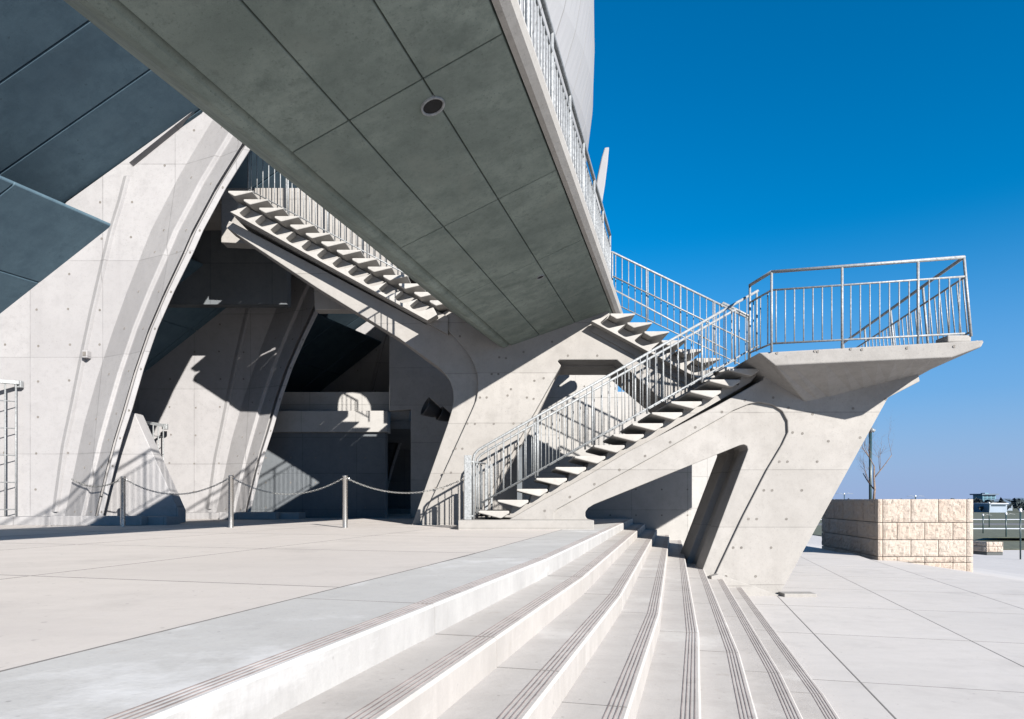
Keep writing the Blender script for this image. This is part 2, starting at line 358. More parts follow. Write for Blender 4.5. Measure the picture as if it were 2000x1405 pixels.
for r in range(1, 6):
    for c in (0, 16, 74, 134):
        x, y = 1522-30*(r-1)+c, 902+56*(r-1)
        if x > 1732-(y-777)*.552-12: continue
        hl.append((x, y))
tie_holes(pier1, [W(x, y, YP)-Vector((0, .001, 0)) for x, y in hl])
ft = XZ([(1384, 1124), (1398, 1120), (1524, 1163), (1524, 1190), (1384, 1190)], YP)
prism('footing', ft, 10.38, YP-.001, 'pier', pier1, bevel=.006)
prism('footing', XZ([(1518, 1155), (1580, 1155), (1580, 1180), (1518, 1180)], YP), 10.25, 10.5, 'pier', pier1, bevel=.01)

# stairs: wedge-shaped precast treads
def tread_poly(w, sgn, t=1.0):
    p = [(0, 0), (w, 0), (w, -.042*t), (w*.75, -.118*t), (w*.70, -.118*t), (0, -.032*t)]
    return p if sgn > 0 else [(w-x, z) for x, z in p][::-1]
def flight(root, x0, y0, px, py, n, Yf, depth, w, sgn, k0=0):
    poly = tread_poly(w, sgn, 1.0 if sgn > 0 else .82)
    v, f = prism_vf([(x, 0, z) for x, z in poly], (0, 0, 0), (0, depth, 0))
    d = data('tread', v, f, 'tread')
    for k in range(k0, n):
        p = W(x0+px*k, y0+py*k, Yf)
        o = link('tread', d, root, p)
        b = o.modifiers.new('edge', 'BEVEL'); b.width = .014; b.segments = 2; b.limit_method = 'ANGLE'
fl1 = thing('lower_stair', W(934, 1016, 11.0), 'lower flight of fourteen wedge-shaped concrete treads climbing right to the platform', 'stair')
flight(fl1, 934, 998, 37.65, -21.4, 14, 10.45, 1.2, .485, 1)
# notched bearer under the treads
bear = []
for k in range(14):
    x = 934+37.65*k; y = 998-21.4*k
    bear += [(x+30, y+12), (x+62, y+8)]
bear += [(1470, 745), (1010, 1012)]
prism('stringer', XZ(bear, YP), YP+.12, YP+.95, 'pier', fl1)

# ================================================================== VIEWING PLATFORM
plat = thing('viewing_platform', (5, 11, 3.4), 'cantilevered concrete viewing platform with wedge-shaped underside at the stair head', 'platform')
A = W(1482, 689, 9.9); PZ = A.z
Bt = W(1909, 657, 9.14); Bt.z = PZ
fd = Vector((Bt.x-A.x, Bt.y-A.y, 0)); fn = Vector((-fd.y, fd.x, 0)).normalized()
def onf(px, py, back=0):                          # point of the vertical front plane (pushed back a little)
    d = Vector(((px-CX)/F, 1, (HY-py)/F)); t = (A+fn*back).dot(fn)/d.dot(fn); return Vector((0, 0, EZ))+d*t
Af, Bl, Cl, tip = onf(1513, 714), onf(1858, 699), onf(1917, 678), onf(1924, 664)
K1 = W(1578, 792, 10.60); Ls = W(1488, 737, 10.60)
K2 = W(1797, 731, 10.60)
A2 = Vector((3.72, 14.6, PZ)); B2 = Vector((7.45, 14.6, PZ)); Lt = Vector((A.x-.02, 10.6, PZ))
K1b = K1+Vector((0, 1.1, 0)); K2b = K2+Vector((.19, 1.1, 0)); Lb = Ls+Vector((0, 1.1, 0))
A3 = Vector((3.72, 14.6, PZ-.3)); B3 = Vector((7.45, 14.6, PZ-.3))
nm = 'A Af Bl Cl tip Bt K1 K2 Ls A2 B2 A3 B3 K1b K2b Lb Lt'.split(); vs_ = [A, Af, Bl, Cl, tip, Bt, K1, K2, Ls, A2, B2, A3, B3, K1b, K2b, Lb, Lt]; n_ = {k: i for i, k in enumerate(nm)}
fc = ['A Af Bl Cl tip Bt', 'Bl K2 Cl', 'A Lt Ls', 'A Ls K1', 'A K1 Af', 'A Bt B2 A2 Lt', 'Cl K2 K2b', 'tip Cl K2b', 'tip K2b B3', 'Bt tip B3 B2', 'K1 K1b K2b K2', 'Ls Lb K1b K1', 'Lt A2 A3 Lb', 'Lt Lb Ls', 'A2 B2 B3 A3', 'A3 B3 K2b', 'A3 K2b K1b', 'A3 K1b Lb']
fcs = [[n_[k] for k in q.split()] for q in fc]; NR = 10; fr_ = [1]; kr_ = [6]
for i in range(1, NR): vs_ += [Af.lerp(Bl, i/NR), K1.lerp(K2, i/NR)]; fr_.append(len(vs_)-2); kr_.append(len(vs_)-1)
fr_.append(2); kr_.append(7)
for i in range(NR): fcs.append([fr_[i], kr_[i], kr_[i+1], fr_[i+1]])
fcs[0] = [0]+fr_+[3, 4, 5]; q = fcs[[i for i, t in enumerate(fc) if t == 'K1 K1b K2b K2'][0]]; q[:] = [6, 13, 14]+kr_[::-1][:-1]
mesh('deck', vs_, fcs, 'pier', plat, bevel=.02, seg=3)
box('kerb', (6.05, 9.24, PZ), (6.38, 9.52, PZ+.1), 'pier', plat, bevel=.02)
tie_holes(plat, [onf(x, y, -.001) for x, y in ((1518, 690), (1592, 686), (1598, 687), (1662, 682), (1684, 683), (1772, 680), (1864, 677))])

# railings -----------------------------------------------------------------
def rail_run(root, a, b, n_bal, h_top, h_mid, h_bot, posts, r_top=.024, r_bal=.0085, r_post=.019, ends=True, lean=None, bal=True):
    """a, b: base points; rails at heights above the base line"""
    a, b = Vector(a), Vector(b); up = Vector((0, 0, 1)); ln = Vector(lean) if lean else Vector((0, 0, 0))
    def at(t, h): return a.lerp(b, t)+up*h+ln*(h/h_top)
    tube('top_rail', [at(0, h_top), at(1, h_top)], r_top, 'galv', root)
    if h_mid != h_top: tube('middle_rail', [at(0, h_mid), at(1, h_mid)], r_top*.62, 'galv', root, 8)
    tube('bottom_rail', [at(0, h_bot), at(1, h_bot)], r_top*.62, 'galv', root, 8)
    for t in posts:
        d = at(t, h_top)-at(t, 0); stick('post', at(t, 0), h_top, r_post, root, lean=tuple(round(x, 4) for x in d) if lean else None)
    if bal:
        for i in range(n_bal):
            t = (i+.5)/n_bal
            if min([abs(t-p) for p in posts]+[9])*(b-a).length < .04: continue
            d = at(t, h_mid)-at(t, h_bot); stick('baluster', at(t, h_bot), h_mid-h_bot, r_bal, root, lean=tuple(round(x, 4) for x in d) if lean else None)
pr = thing('platform_railing', (5, 10, PZ), 'galvanised railing round the viewing platform above the leaning pier', 'railing')
Fa, Fb = Vector((WX(1507, 9.84), 9.84, PZ)), Vector((WX(1884, 9.24), 9.24, PZ))
rail_run(pr, Fa, Fb, 20, 1.18, .91, .12, [0, .38, .77], r_bal=.0095)
rail_run(pr, Fa, Fa+Vector((-.10, .62, 0)), 3, 1.18, .91, .12, [1.0], r_bal=.0095)
rail_run(pr, Fb+Vector((.09, .0, .08)), Fb+Vector((.95, 5.1, .08)), 30, 1.10, .83, .06, [0, .25, .5, .75, 1], r_bal=.0095, lean=(-.10, 0, 0))

# flight 1 railings
def stair_rail(root, Yr, n_post, n_bal, h_top, h_bot, x_end, loop=True, second=True):
    """railing along lower stair; path follows tread noses"""
    sx = 37.65; sy = 21.4
    def base(x): return W(x, 998-(x-934)*sy/sx, 10.45)
    def at(x, h): p = base(x); return Vector((p.x, Yr, p.z+h))
    xs0, xs1 = 945, x_end
    pts = [at(xs0, h_top), at(xs1, h_top)]
    if loop:
        p0 = at(945, h_top); zb = at(930, 0).z
        pts = [Vector((p0.x-.17, Yr, 1.185)), Vector((p0.x-.17, Yr, p0.z-.20)), Vector((p0.x-.155, Yr, p0.z-.13)), Vector((p0.x-.10, Yr, p0.z-.065))]+pts
    tube('top_rail', pts, .021, 'galv', root)
    tube('bottom_rail', [at(xs0-8, h_bot), at(xs1, h_bot)], .013, 'galv', root, 8)
    if False: tube('handrail', [at(xs0, h_top-.17)+Vector((0, .06, 0)), at(xs1-20, h_top-.17)+Vector((0, .06, 0))], .017, 'galv', root, 8)
    L_ = xs1-xs0
    for i in range(1, n_post+1):
        x = xs0+L_*i/n_post-3; p = at(x, .02); stick('post', p, h_top-.02, .017, root)
    for i in range(n_bal):
        x = xs0+L_*(i+.5)/n_bal
        if abs(((x+3-xs0)/L_*n_post+.5) % 1-.5)*L_/n_post < 5: continue
        p = at(x, h_bot); stick('baluster', p, h_top-h_bot, .0078, root)
r1 = thing('stair_railing', (1, 10.5, 1.2), 'front galvanised railing of the lower stair, the side nearest the viewer', 'railing')
stair_rail(r1, 10.56, 5, 36, .97, .10, 1486)
r2 = thing('stair_railing', (1, 11.6, 1.2), 'rear galvanised railing of the lower stair, behind its treads', 'railing')
stair_rail(r2, 11.58, 5, 36, .97, .10, 1486)

# ================================================================== P2: BRIDGE PIER, FOOTBRIDGE, MIDDLE AND UPPER FLIGHTS
YQ = 12.05
pier2 = thing('bridge_pier', (-.6, 12.6, TZ), 'concrete bridge pier with one leaning leg and beams curving into both upper stairs', 'pier')
curve_l = [(803, 1027), (873, 830), (882, 800), (885, 780), (884, 761), (879, 745), (870, 731), (861, 721), (853, 714), (778, 659), (617, 560), (438, 441)]
top2 = [(444, 428), (832, 632), (872, 607), (985, 645), (1182, 600), (1215, 648), (1462, 790), (1462, 880)]
open2 = [(1310, 797), (1205, 703), (1092, 703), (1089, 706), (1096, 714), (1034, 823), (921, 1027)]
openb = [(1313, 800), (1203, 706), (1100, 706), (1042, 823), (928, 1027)]
prism('beam', XZ(curve_l+top2+open2, YQ), YQ+.07, YQ+.5, 'pier', pier2, bevel=.012)
prism('inner_web', XZ([(x+6, y) for x, y in curve_l[:8]]+[(850, 700), (846, 640)]+top2[2:]+openb, YQ), YQ+.5, YQ+1.35, 'pier', pier2, bevel=.012)
gr2 = [(819, 1027), (873, 909), (923, 799), (930, 782), (933, 765), (933, 748), (932, 731), (926, 713), (918, 697), (907, 681), (894, 666), (882, 653), (870, 642), (850, 634)]
prism('leg_face', XZ(gr2+[(832, 628)]+top2[2:]+open2, YQ), YQ, YQ+.07, 'pier', pier2, bevel=.014)
z5 = [(345, 695), (390, 697), (502, 697), (620, 695), (670, 695), (420, 540), (460, 540), (585, 528), (700, 540), (740, 548), (535, 300), (575, 305), (490, 400), (530, 400), (605, 490), (745, 440), (800, 425), (275, 845), (315, 845), (432, 845), (545, 843), (203, 990), (247, 988), (155, 1080), (200, 1083), (945, 290), (1120, 290), (850, 208), (680, 268), (300, 175)]
tie_holes(pier2, [W(800+x/3.055, 600+y/3.055, YQ)-Vector((0, .001, 0)) for x, y in z5])

# footbridge: wedge-shaped section swept along its axis
DB = Vector((.252, .968, 0)).normalized(); PB = Vector((DB.y, -DB.x, 0))
KB = Vector((WX(985, YQ), YQ, WZ(680, YQ)))      # keel point on the pier face
SL = (WZ(605, YQ)-WZ(680, YQ))/((WX(1195, YQ)-WX(985, YQ))*PB.x)
def bp(p, z, s):                                  # p across, z height, s along the axis (0 at the pier, negative towards the viewer)
    c = 0.0016*max(0, -s-6)**2                    # the bridge bends gently away
    q = KB+PB*(p-c)+DB*s; return Vector((q.x, q.y, z))
def soff(p): return KB.z+SL*p
PR = (WX(1195, YQ)-WX(985, YQ))*PB.x             # width keel -> right edge
FLZ = 5.0
bridge = thing('footbridge', (-1.5, 5, 4.2), 'concrete footbridge with panelled sloping underside crossing overhead', 'footbridge')
prof = [(.10, soff(.10)+.05), (PR-.02, soff(PR)+.05), (PR+.0, soff(PR)-.0), (PR+.05, soff(PR)+.0), (PR+.11, soff(PR)+.05), (PR+.13, soff(PR)+.12), (PR+.11, soff(PR)+.2), (PR+.05, soff(PR)+.25), (PR-.08, soff(PR)+.24), (PR-.12, FLZ+.0),
        (-.74, FLZ), (-.83, FLZ-.05), (-.84, FLZ-.16), (-.16, KB.z+.09), (-.08, KB.z+.03), (0, KB.z+.005), (.06, KB.z+.03)]
ss = [3.0, 1.5, 0, -1.5, -3, -4.5, -6, -7.5, -9, -10.5, -12, -14, -16, -19, -22]
V, Fc = [], []; m_ = len(prof)
for s in ss:
    # square the section to the pier: the right edge ends a little before the keel
    for p, z in prof: V.append(bp(p, z, s))
for i in range(len(ss)-1):
    for j in range(m_): Fc.append([i*m_+j, i*m_+(j+1) % m_, (i+1)*m_+(j+1) % m_, (i+1)*m_+j])
Fc += [list(range(m_)), list(range((len(ss)-1)*m_, len(ss)*m_))]
bo = mesh('deck', V, Fc, 'soffit', bridge)
bo.data.materials.append(M['tread'])                 # sunlight on the rounded right kerb put into a paler colour
for i, p_ in enumerate(bo.data.polygons):
    if i < (len(ss)-1)*m_ and 2 <= i % m_ <= 8: p_.material_index = 1

# soffit panels hung 2.5 cm below, split by open joints
pe = [.115, .62, 1.24, PR-.012]
se = [.9, -1.0, -2.9, -4.8, -6.9, -9.0, -11.1, -13.2, -16]
for i in range(len(se)-1):
    for j in range(3):
        g = .007; p0, p1 = pe[j]+g, pe[j+1]-g; s0, s1 = se[i]-g, se[i+1]+g
        lo, up_ = [], []
        nseg = 3
        for q in range(nseg+1):
            s = s0+(s1-s0)*q/nseg; lo += [bp(p0, soff(p0), s), bp(p1, soff(p1), s)]; up_ += [bp(p0, soff(p0)+.06, s), bp(p1, soff(p1)+.06, s)]
        k = len(lo); v = lo+up_; f = []
        for q in range(nseg):
            a = 2*q; f += [[a, a+1, a+3, a+2], [k+a, k+a+2, k+a+3, k+a+1], [a, a+2, k+a+2, k+a], [a+1, k+a+1, k+a+3, a+3]]
        f += [[0, k, k+1, 1], [k-2, k-1, 2*k-1, 2*k-2]]
        mesh('soffit_panel', v, f, 'soffit', bridge, bevel=.004, seg=1)
# recessed round lights in the soffit
def soffit_light(px, py, r):
    best = None
    for i in range(0, 2000):
        s = -i*.01
        # intersect the viewing ray with the soffit plane
        pass
    d = Vector(((px-CX)/F, 1, (HY-py)/F)); o = Vector((0, 0, EZ))
    # plane through KB spanned by DB and (PB + SL z)
    nrm = DB.cross(PB+Vector((0, 0, SL))).normalized(); t = (KB-o).dot(nrm)/d.dot(nrm); c = o+d*t
    if nrm.z > 0: nrm = -nrm
    a = DB; b = nrm.cross(a)
    ring = []
    prof_ = [(r*1.02, -.02), (r*1.02, .012), (r*.97, .016), (r*.84, .012), (r*.82, -.02)]
    v = []; N = 28
    for rr, h in prof_:
        for j in range(N):
            w = 2*math.pi*j/N; v.append(c+a*math.cos(w)*rr+b*math.sin(w)*rr+nrm*h)
    f = [[i*N+j, i*N+(j+1) % N, (i+1)*N+(j+1) % N, (i+1)*N+j] for i in range(4) for j in range(N)]
    t_ = thing('recessed_light', c, 'round recessed light in the footbridge underside, the '+('larger one near the viewer' if r > .08 else 'small one near the pier'), 'light')
    mesh('trim_ring', v, f, 'galv', t_, smooth=True)
    v = [c+a*math.cos(2*math.pi*j/N)*r*.83+b*math.sin(2*math.pi*j/N)*r*.83+nrm*.003 for j in range(N)]+[c+a*math.cos(2*math.pi*j/N)*r*.83+b*math.sin(2*math.pi*j/N)*r*.83-nrm*.02 for j in range(N)]
    mesh('aperture', v, [list(range(N)), list(range(2*N-1, N-1, -1))]+[[j, (j+1) % N, N+(j+1) % N, N+j] for j in range(N)], 'matte', t_)  # flush black disc paints the dark inside of the recess
soffit_light(845, 207, .10); soffit_light(1055, 541, .055)
# bridge railings
def bridge_rail(root, p, s0, s1, n, lab=None):
    z0 = FLZ-.02
    L_ = [s0+(s1-s0)*i/n for i in range(n+1)]
    tube('top_rail', [bp(p, z0+1.08, s) for s in L_[::4]+[s1]], .024, 'galv', root)
    tube('middle_rail', [bp(p, z0+.88, s) for s in L_[::4]+[s1]], .013, 'galv', root, 8)
    tube('bottom_rail', [bp(p, z0+.12, s) for s in L_[::4]+[s1]], .013, 'galv', root, 8)
    for i, s in enumerate(L_):
        if i % 8 == 0: stick('post', bp(p, z0, s), 1.08, .02, root)
        else: stick('baluster', bp(p, z0+.12, s), .76, .009, root)
br = thing('bridge_railing', bp(PR, FLZ, -5), 'railing with close balusters along the right edge of the footbridge', 'railing'); bridge_rail(br, PR+.03, -.1, -13.5, 104)
bl = thing('bridge_railing', bp(-.8, FLZ, -8), 'railing along the left edge of the footbridge, hidden above its underside', 'railing'); bridge_rail(bl, -.72, -1.6, -14, 96)

# sawtooth stringer plates under the treads of the two upper flights (drawn on the second-zoom grid of the survey)
def sawtooth(root, ox, oy, sc, x0, y0, px, py, n, Y, th, tail):
    P = []
    for k in range(n):
        bx, by = x0+px*k, y0+py*k
        P += [(bx, by), (bx-54, by+46), (bx-50, by+56), (bx-40, by+65), (bx-6, by+84), (bx+8, by+86), (bx+22, by+83), (bx+44, by+78), (bx+52, by+76)]
    bx, by = x0+px*n, y0+py*n
    P += [(bx, by), (bx+30, by+55), (bx-40, by+90+tail)]
    P += [(x0-118, y0+38)]
    prism('stringer', [(WX(ox+x/sc, Y), WZ(oy+y/sc, Y)) for x, y in P], Y, Y+th, 'tread', root, bevel=.006)
YS = 11.75
fl2 = thing('middle_stair', W(1300, 700, 12.3), 'short middle flight of open treads from the platform up to the footbridge', 'stair')
flight(fl2, 1191.7, 612.3, 33.35, 17.4, 7, YS, 1.3, .445, -1)
sawtooth(fl2, 1100, 450, 3.5125, 310, 585, 117.1, 61.1, 6, YS+.06, .19, 0)
prism('stringer', XZ([(1185, 615), (1440, 748), (1440, 796), (1157, 639)], YS), YS+.26, YS+1.1, 'pier', fl2)
fl3 = thing('upper_stair', W(650, 500, 12.3), 'upper flight of open concrete treads rising left from the footbridge into the stadium', 'stair')
flight(fl3, 475.4, 389, 30.3, 16.46, 13, YS, 1.3, .43, -1, k0=-1)
sawtooth(fl3, 400, 280, 3.5125, 290, 432, 106.4, 57.8, 12, YS+.06, .19, 0)
prism('stringer', XZ([(455, 384), (872, 611), (872, 646), (447, 413)], YS), YS+.26, YS+.9, 'pier', fl3)

uw = thing('shading_concourse', (-2, 15, 7.3), 'added upper concourse floor with deep edge beam, shading the fins behind the upper stair', 'floor')
v, f = prism_vf([(-7.6, 13.2, 0), (.1, 13.2, 0), (1.0, 20, 0), (-3.0, 20.5, 0)], (0, 0, 7.36), (0, 0, 7.62)); mesh('floor', v, f, 'pier', uw)  # unseen slab added to keep sun off the second fin and rear wall
prism('edge_beam', [(-5.75, 7.66), (-5.75, 6.58), (-3.95, 6.5), (-3.9, 5.25), (-2.1, 5.25), (-2.1, 5.9), (-2.06, 6.14), (-1.96, 6.32), (-1.8, 6.43), (-1.62, 6.46), (-1.5, 6.46), (-1.33, 6.43), (-1.18, 6.32), (-1.08, 6.14), (-1.05, 5.9), (-1.05, 5.2), (.1, 5.2), (.1, 7.66)], 13.15, 13.45, 'pier', uw, bevel=.015)  # arch and deep drop shaped to let a rounded sun patch through
prism('downstand', [(-7.8, 5.75), (-4.9, 5.75), (-4.9, 7.36), (-7.8, 7.36)], 14.5, 14.75, 'dim', uw)  # added to keep stray sun off the second fin
# flight 2 railing (rear, against the sky) and flight 3 railing
def path_rail(root, a, b, n_bal, h, hb, n_post, r_bal=.009, second=None, ends=None):
    a, b = Vector(a), Vector(b)
    top = [a+Vector((0, 0, h)), b+Vector((0, 0, h))]
    if ends: top = [Vector(e) for e in ends]+top
    tube('top_rail', top, .021, 'galv', root); tube('bottom_rail', [a+Vector((0, 0, hb)), b+Vector((0, 0, hb))], .013, 'galv', root, 8)
    if second: tube('handrail', [a+Vector((.0, -.06, second)), b+Vector((.0, -.06, second))], .016, 'galv', root, 8)
    for i in range(n_post+1): stick('post', a.lerp(b, i/n_post), h, .017, root)
    for i in range(n_bal):
        t = (i+.5)/n_bal
        if abs((t*n_post+.5) % 1-.5)/n_post*(b-a).length < .03: continue
        stick('baluster', a.lerp(b, t)+Vector((0, 0, hb)), h-hb, r_bal, root)
YR = 12.95
r3 = thing('stair_railing', (3, YR, 3.8), 'rear railing of the middle stair, standing against the blue sky', 'railing')
a = W(1196, 493+104, YR); b = W(1462, 622+104, YR)
path_rail(r3, a, b, 21, 104*YR/F, .06, 4, second=.55, ends=[W(1181, 493, YR)])
stick('post', W(1181, 597, YR), 104*YR/F, .017, r3)
tube('handrail_return', [W(1411, 600, 11.9), W(1408, 596, 11.9), W(1412, 592, 11.9), W(1462, 617, 11.9), W(1465, 622, 11.9), W(1460, 625, 11.9)], .02, 'galv', r3)
tube('handrail_return', [W(1198, 582, 12.2), W(1194, 578, 12.2), W(1194, 570, 12.2), W(1199, 566, 12.2), W(1420, 684, 12.2)], .014, 'galv', r3)
r4 = thing('stair_railing', (-3, 12.9, 6), 'rear railing of the upper stair, behind its treads under the footbridge', 'railing')
path_rail(r4, W(475, 372+8, 12.95)+Vector((.1, 0, 0)), W(872, 588, 12.95), 34, 1.0, .1, 5)
# landing of the bridge behind the pier, carrying both flights
land = prism('stair_landing', [(-1.02, 4.88), (1.9, 4.88), (1.9, 5.14), (-1.02, 5.14)], 12.9, 15.2, 'pier', bevel=.015)
tag(land, 'concrete landing slab behind the bridge pier joining the upper stairs', 'landing')

# ================================================================== WALLS BEHIND
wl = thing('retaining_wall', (2, 16, 0), 'sunlit pale concrete wall seen through the stair openings', 'wall')
prism('wall', [(.25, -.1), (4.33, -.4), (4.33, 4.09), (2.52, 4.09), (2.52, 5.2), (.25, 5.2)], 16.0, 16.35, 'wall', wl, bevel=.015)
tie_holes(wl, [Vector((x*.62+.5, 15.999, z*.62+.5)) for x in range(7) for z in range(7) if z*.62+.5 < (3.9 if x*.62+.5 > 2.4 else 5.0)])
w3 = prism('boundary_wall', [(4.3, -.3), (7.3, -.3), (7.3, 3.0), (4.3, 3.0)], 19.0, 19.4, 'wall', bevel=.02)
tag(w3, 'cream concrete wall far behind the leaning pier', 'wall')
sp = prism('side_wall', XZ([(802, 1012), (802, 800), (760, 803), (760, 600), (1010, 600), (1010, 1012)], 16.2), 16.2, 16.45, 'pier', bevel=.012)
tag(sp, 'shaded concrete wall with a hanging downstand just left of the bridge pier', 'wall')
cw = thing('concourse_wall', (-6, 16.6, TZ), 'dark rear wall with a projecting parapet band under the stadium stand', 'wall')
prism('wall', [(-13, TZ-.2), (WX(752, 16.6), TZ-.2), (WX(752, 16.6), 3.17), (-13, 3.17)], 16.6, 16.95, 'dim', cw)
prism('parapet_band', [(-13, 3.17), (WX(758, 16.6), 3.17), (WX(758, 16.6), 3.70), (-13, 3.70)], 16.5, 16.95, 'wall', cw, bevel=.015)
tie_holes(cw, [Vector((-8+.62*i, 16.599, 1.3+.62*k)) for i in range(8) for k in range(3)])
prism('upstand', [(-13, 3.5), (WX(800, 17.2), 3.5), (WX(800, 17.2), WZ(766, 17.2)), (-13, WZ(766, 17.2))], 17.2, 17.4, 'wall', cw)  # paler copy of the rear concrete, so its sunlit patch looks brighter
rw = thing('concourse_room', (-6, 20, TZ), 'dark concourse interior behind the parapet wall', 'room')
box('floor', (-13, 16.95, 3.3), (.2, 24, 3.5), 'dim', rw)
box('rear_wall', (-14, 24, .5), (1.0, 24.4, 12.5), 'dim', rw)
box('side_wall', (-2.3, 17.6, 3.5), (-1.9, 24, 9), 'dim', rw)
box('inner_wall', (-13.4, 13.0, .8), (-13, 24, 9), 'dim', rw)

# ================================================================== STADIUM FINS
YF = 12.4; E = Vector((1.24, 3.57, 0)); En = E.normalized()
rib_R = [(600, 160), (540, 222), (490, 290), (441, 368), (397, 450), (378, 493), (340, 570), (308, 642), (281, 720), (258, 800), (240, 855), (225, 910), (203, 1000), (198, 1024)]
rib_L = [(510, 130), (460, 180), (415, 235), (352, 340), (295, 450), (278, 493), (248, 570), (222, 642), (191, 735), (165, 825), (155, 870), (146, 915), (128, 1000), (123, 1024)]
RP = [(0, 0), (.42, -.30), (.44, -.305), (.53, -.26), (.55, -.27), (.79, -.50), (.80, -.36), (.86, -.36), (.87, -.52), (1.0, -.49), (1.01, -.45), (1.01, .06)]
def make_fin(label, grp):
    t = thing('stadium_fin', (WX(160, YF), YF, TZ), label, 'fin', grp)
    prism('wall', XZ([(-420, 1024), (-420, 640), (0, 560), (130, 395), (377, 217), (252, 318), (257, 327), (262, 326), (394, 222), (410, 200), (510, 130)]+rib_L[1:], YF), YF, YF+.14, 'fin', t)
    prism('core', XZ([(-420, 1024), (-420, 640), (0, 560), (130, 395), (385, 212), (510, 130)]+rib_L[1:], YF), YF+.14, YF+.7, 'fin', t)
    V, Fc = [], []; k = len(RP)
    for (xl, yl), (xr, yr) in zip(rib_L, rib_R):
        for fr, dy in RP: V.append(W(xl+(xr-xl)*fr, yl+(yr-yl)*fr, YF+dy))
    for i in range(len(rib_L)-1):
        for j in range(k-1): Fc.append([i*k+j, i*k+j+1, (i+1)*k+j+1, (i+1)*k+j])
    Fc += [list(range(k)), list(range((len(rib_L)-1)*k, len(rib_L)*k))]
    mesh('rib', V, Fc, 'fin', t, bevel=.012)
    cr = [(252, 345), (240, 392), (222, 450), (205, 520), (184, 610), (165, 700), (147, 790), (130, 870), (112, 1000)]
    V, Fc = [], []
    for x, y in cr:
        w = 11
        V += [W(x-w, y, YF)-Vector((0, .001, 0)), W(x-2, y, YF)-Vector((0, .045, 0)), W(x+1, y, YF)-Vector((0, .045, 0)), W(x+3, y, YF)-Vector((0, .001, 0))]
    for i in range(len(cr)-1):
        for j in range(3): Fc.append([4*i+j, 4*i+j+1, 4*i+j+5, 4*i+j+4])
    mesh('crease', V, Fc, 'fin', t)
    hs_ = [(x+random.uniform(-3, 3), y+random.uniform(-2, 2)) for y in range(255, 990, 70) for x in range(10, 420, 62)]
    import bisect
    def lim(y):
        for (x0, y0), (x1, y1) in zip(rib_L, rib_L[1:]):
            if y0 <= y <= y1: return x0+(x1-x0)*(y-y0)/(y1-y0)
        return 0
    def soffy(x): return 395-(x-130)*.72 if x > 130 else 600-(x)*.9
    hs_ = [(x, y) for x, y in hs_ if x < lim(y)-14 and y > soffy(x)+24]
    tie_holes(t, [W(x, y, YF)-Vector((0, .001, 0)) for x, y in hs_], .022)
    hh = []
    for i in range(1, 13):
        for fr, dy in ((.25, .182), (.68, .397), (.93, .508)): hh.append(W(rib_L[i][0]+(rib_R[i][0]-rib_L[i][0])*fr, rib_L[i][1]+(rib_R[i][1]-rib_L[i][1])*fr, YF-dy))
    tie_holes(t, hh, .02)
    pl = prism('base_kerb', [(WX(-400, YF), TZ-.02), (WX(348, YF), TZ-.02), (WX(348, YF), TZ+.15), (WX(-400, YF), TZ+.15)], YF-.42, YF+.1, 'fin', t, bevel=.015)
    return t
fins = [make_fin('large curved concrete fin at left with moulded edge rib, nearest the viewer', 'stadium fins')]
def copy_tree(o, d, label):
    c = o.copy(); COL.objects.link(c); c.location = o.location+d; c['label'] = label
    for ch in list(o.children):
        q = ch.copy(); COL.objects.link(q); q.parent = c
    return c
fins.append(copy_tree(fins[0], E, 'second curved concrete fin, partly sunlit, standing behind the first'))
fins.append(copy_tree(fins[0], E*2.6, 'third curved concrete fin deep in the shade behind the parapet wall'))
wing = prism('wing_wall', XZ([(258, 806), (263, 808), (348, 997), (348, 1022), (172, 1022), (210, 870), (240, 806)], 12.45), 12.45, 12.75, 'fin', bevel=.012)
tag(wing, 'triangular sunlit wing wall at the foot of the nearest fin', 'wall')
kb = box('kerb_block', (WX(98, 11.75), 11.75, TZ), (WX(276, 11.75), 11.95, TZ+.17), 'fin', bevel=.012); tag(kb, 'low dark kerb block at the foot of the nearest fin', 'kerb')
kb = box('kerb_block', (WX(428, 15.2), 15.2, TZ), (WX(538, 15.2), 15.5, TZ+.17), 'fin', bevel=.012); tag(kb, 'low dark kerb block at the foot of the second fin', 'kerb')

# ================================================================== UNDERSIDE OF THE STAND
stand = thing('stadium_stand', (-7, 14, 6), 'dark panelled concrete underside of the stadium stand over the fins', 'stand')
def panel_grid(X0, Z0, slope, s_edges, t_edges, th, m, name, gap=.012, back_off=.05, skip=None, trim=.03):
    for i in range(len(s_edges)-1):
        for j in range(len(t_edges)-1):
            if skip and skip(i, j): continue
            s0, s1 = s_edges[i]+gap, s_edges[i+1]-gap; t0, t1 = t_edges[j]+gap, t_edges[j+1]-gap
            pts = []
            for s, t in ((s0, t0), (s1, t0), (s1, t1), (s0, t1)):
                q = Vector((X0+s, YF, Z0+slope*s))+En*t; pts.append(q)
            v, f = prism_vf(pts, (0, 0, 0), (0, 0, th)); mesh(name, v, f, m, stand, bevel=.01, seg=1)
    s0, s1, t0, t1 = s_edges[0], s_edges[-1]-trim, t_edges[0], t_edges[-1]
    pts = [Vector((X0+s, YF, Z0+slope*s+back_off))+En*t for s, t in ((s0, t0), (s1, t0), (s1, t1), (s0, t1))]
    v, f = prism_vf(pts, (0, 0, 0), (0, 0, .25)); mesh('slab', v, f, m, stand)
te = [-9.3+1.17*i for i in range(20)]
X0, Z0 = WX(380, YF), WZ(215, YF)
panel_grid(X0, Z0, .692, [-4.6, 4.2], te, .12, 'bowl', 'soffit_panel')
X1, Z1 = WX(218, YF), WZ(441, YF)
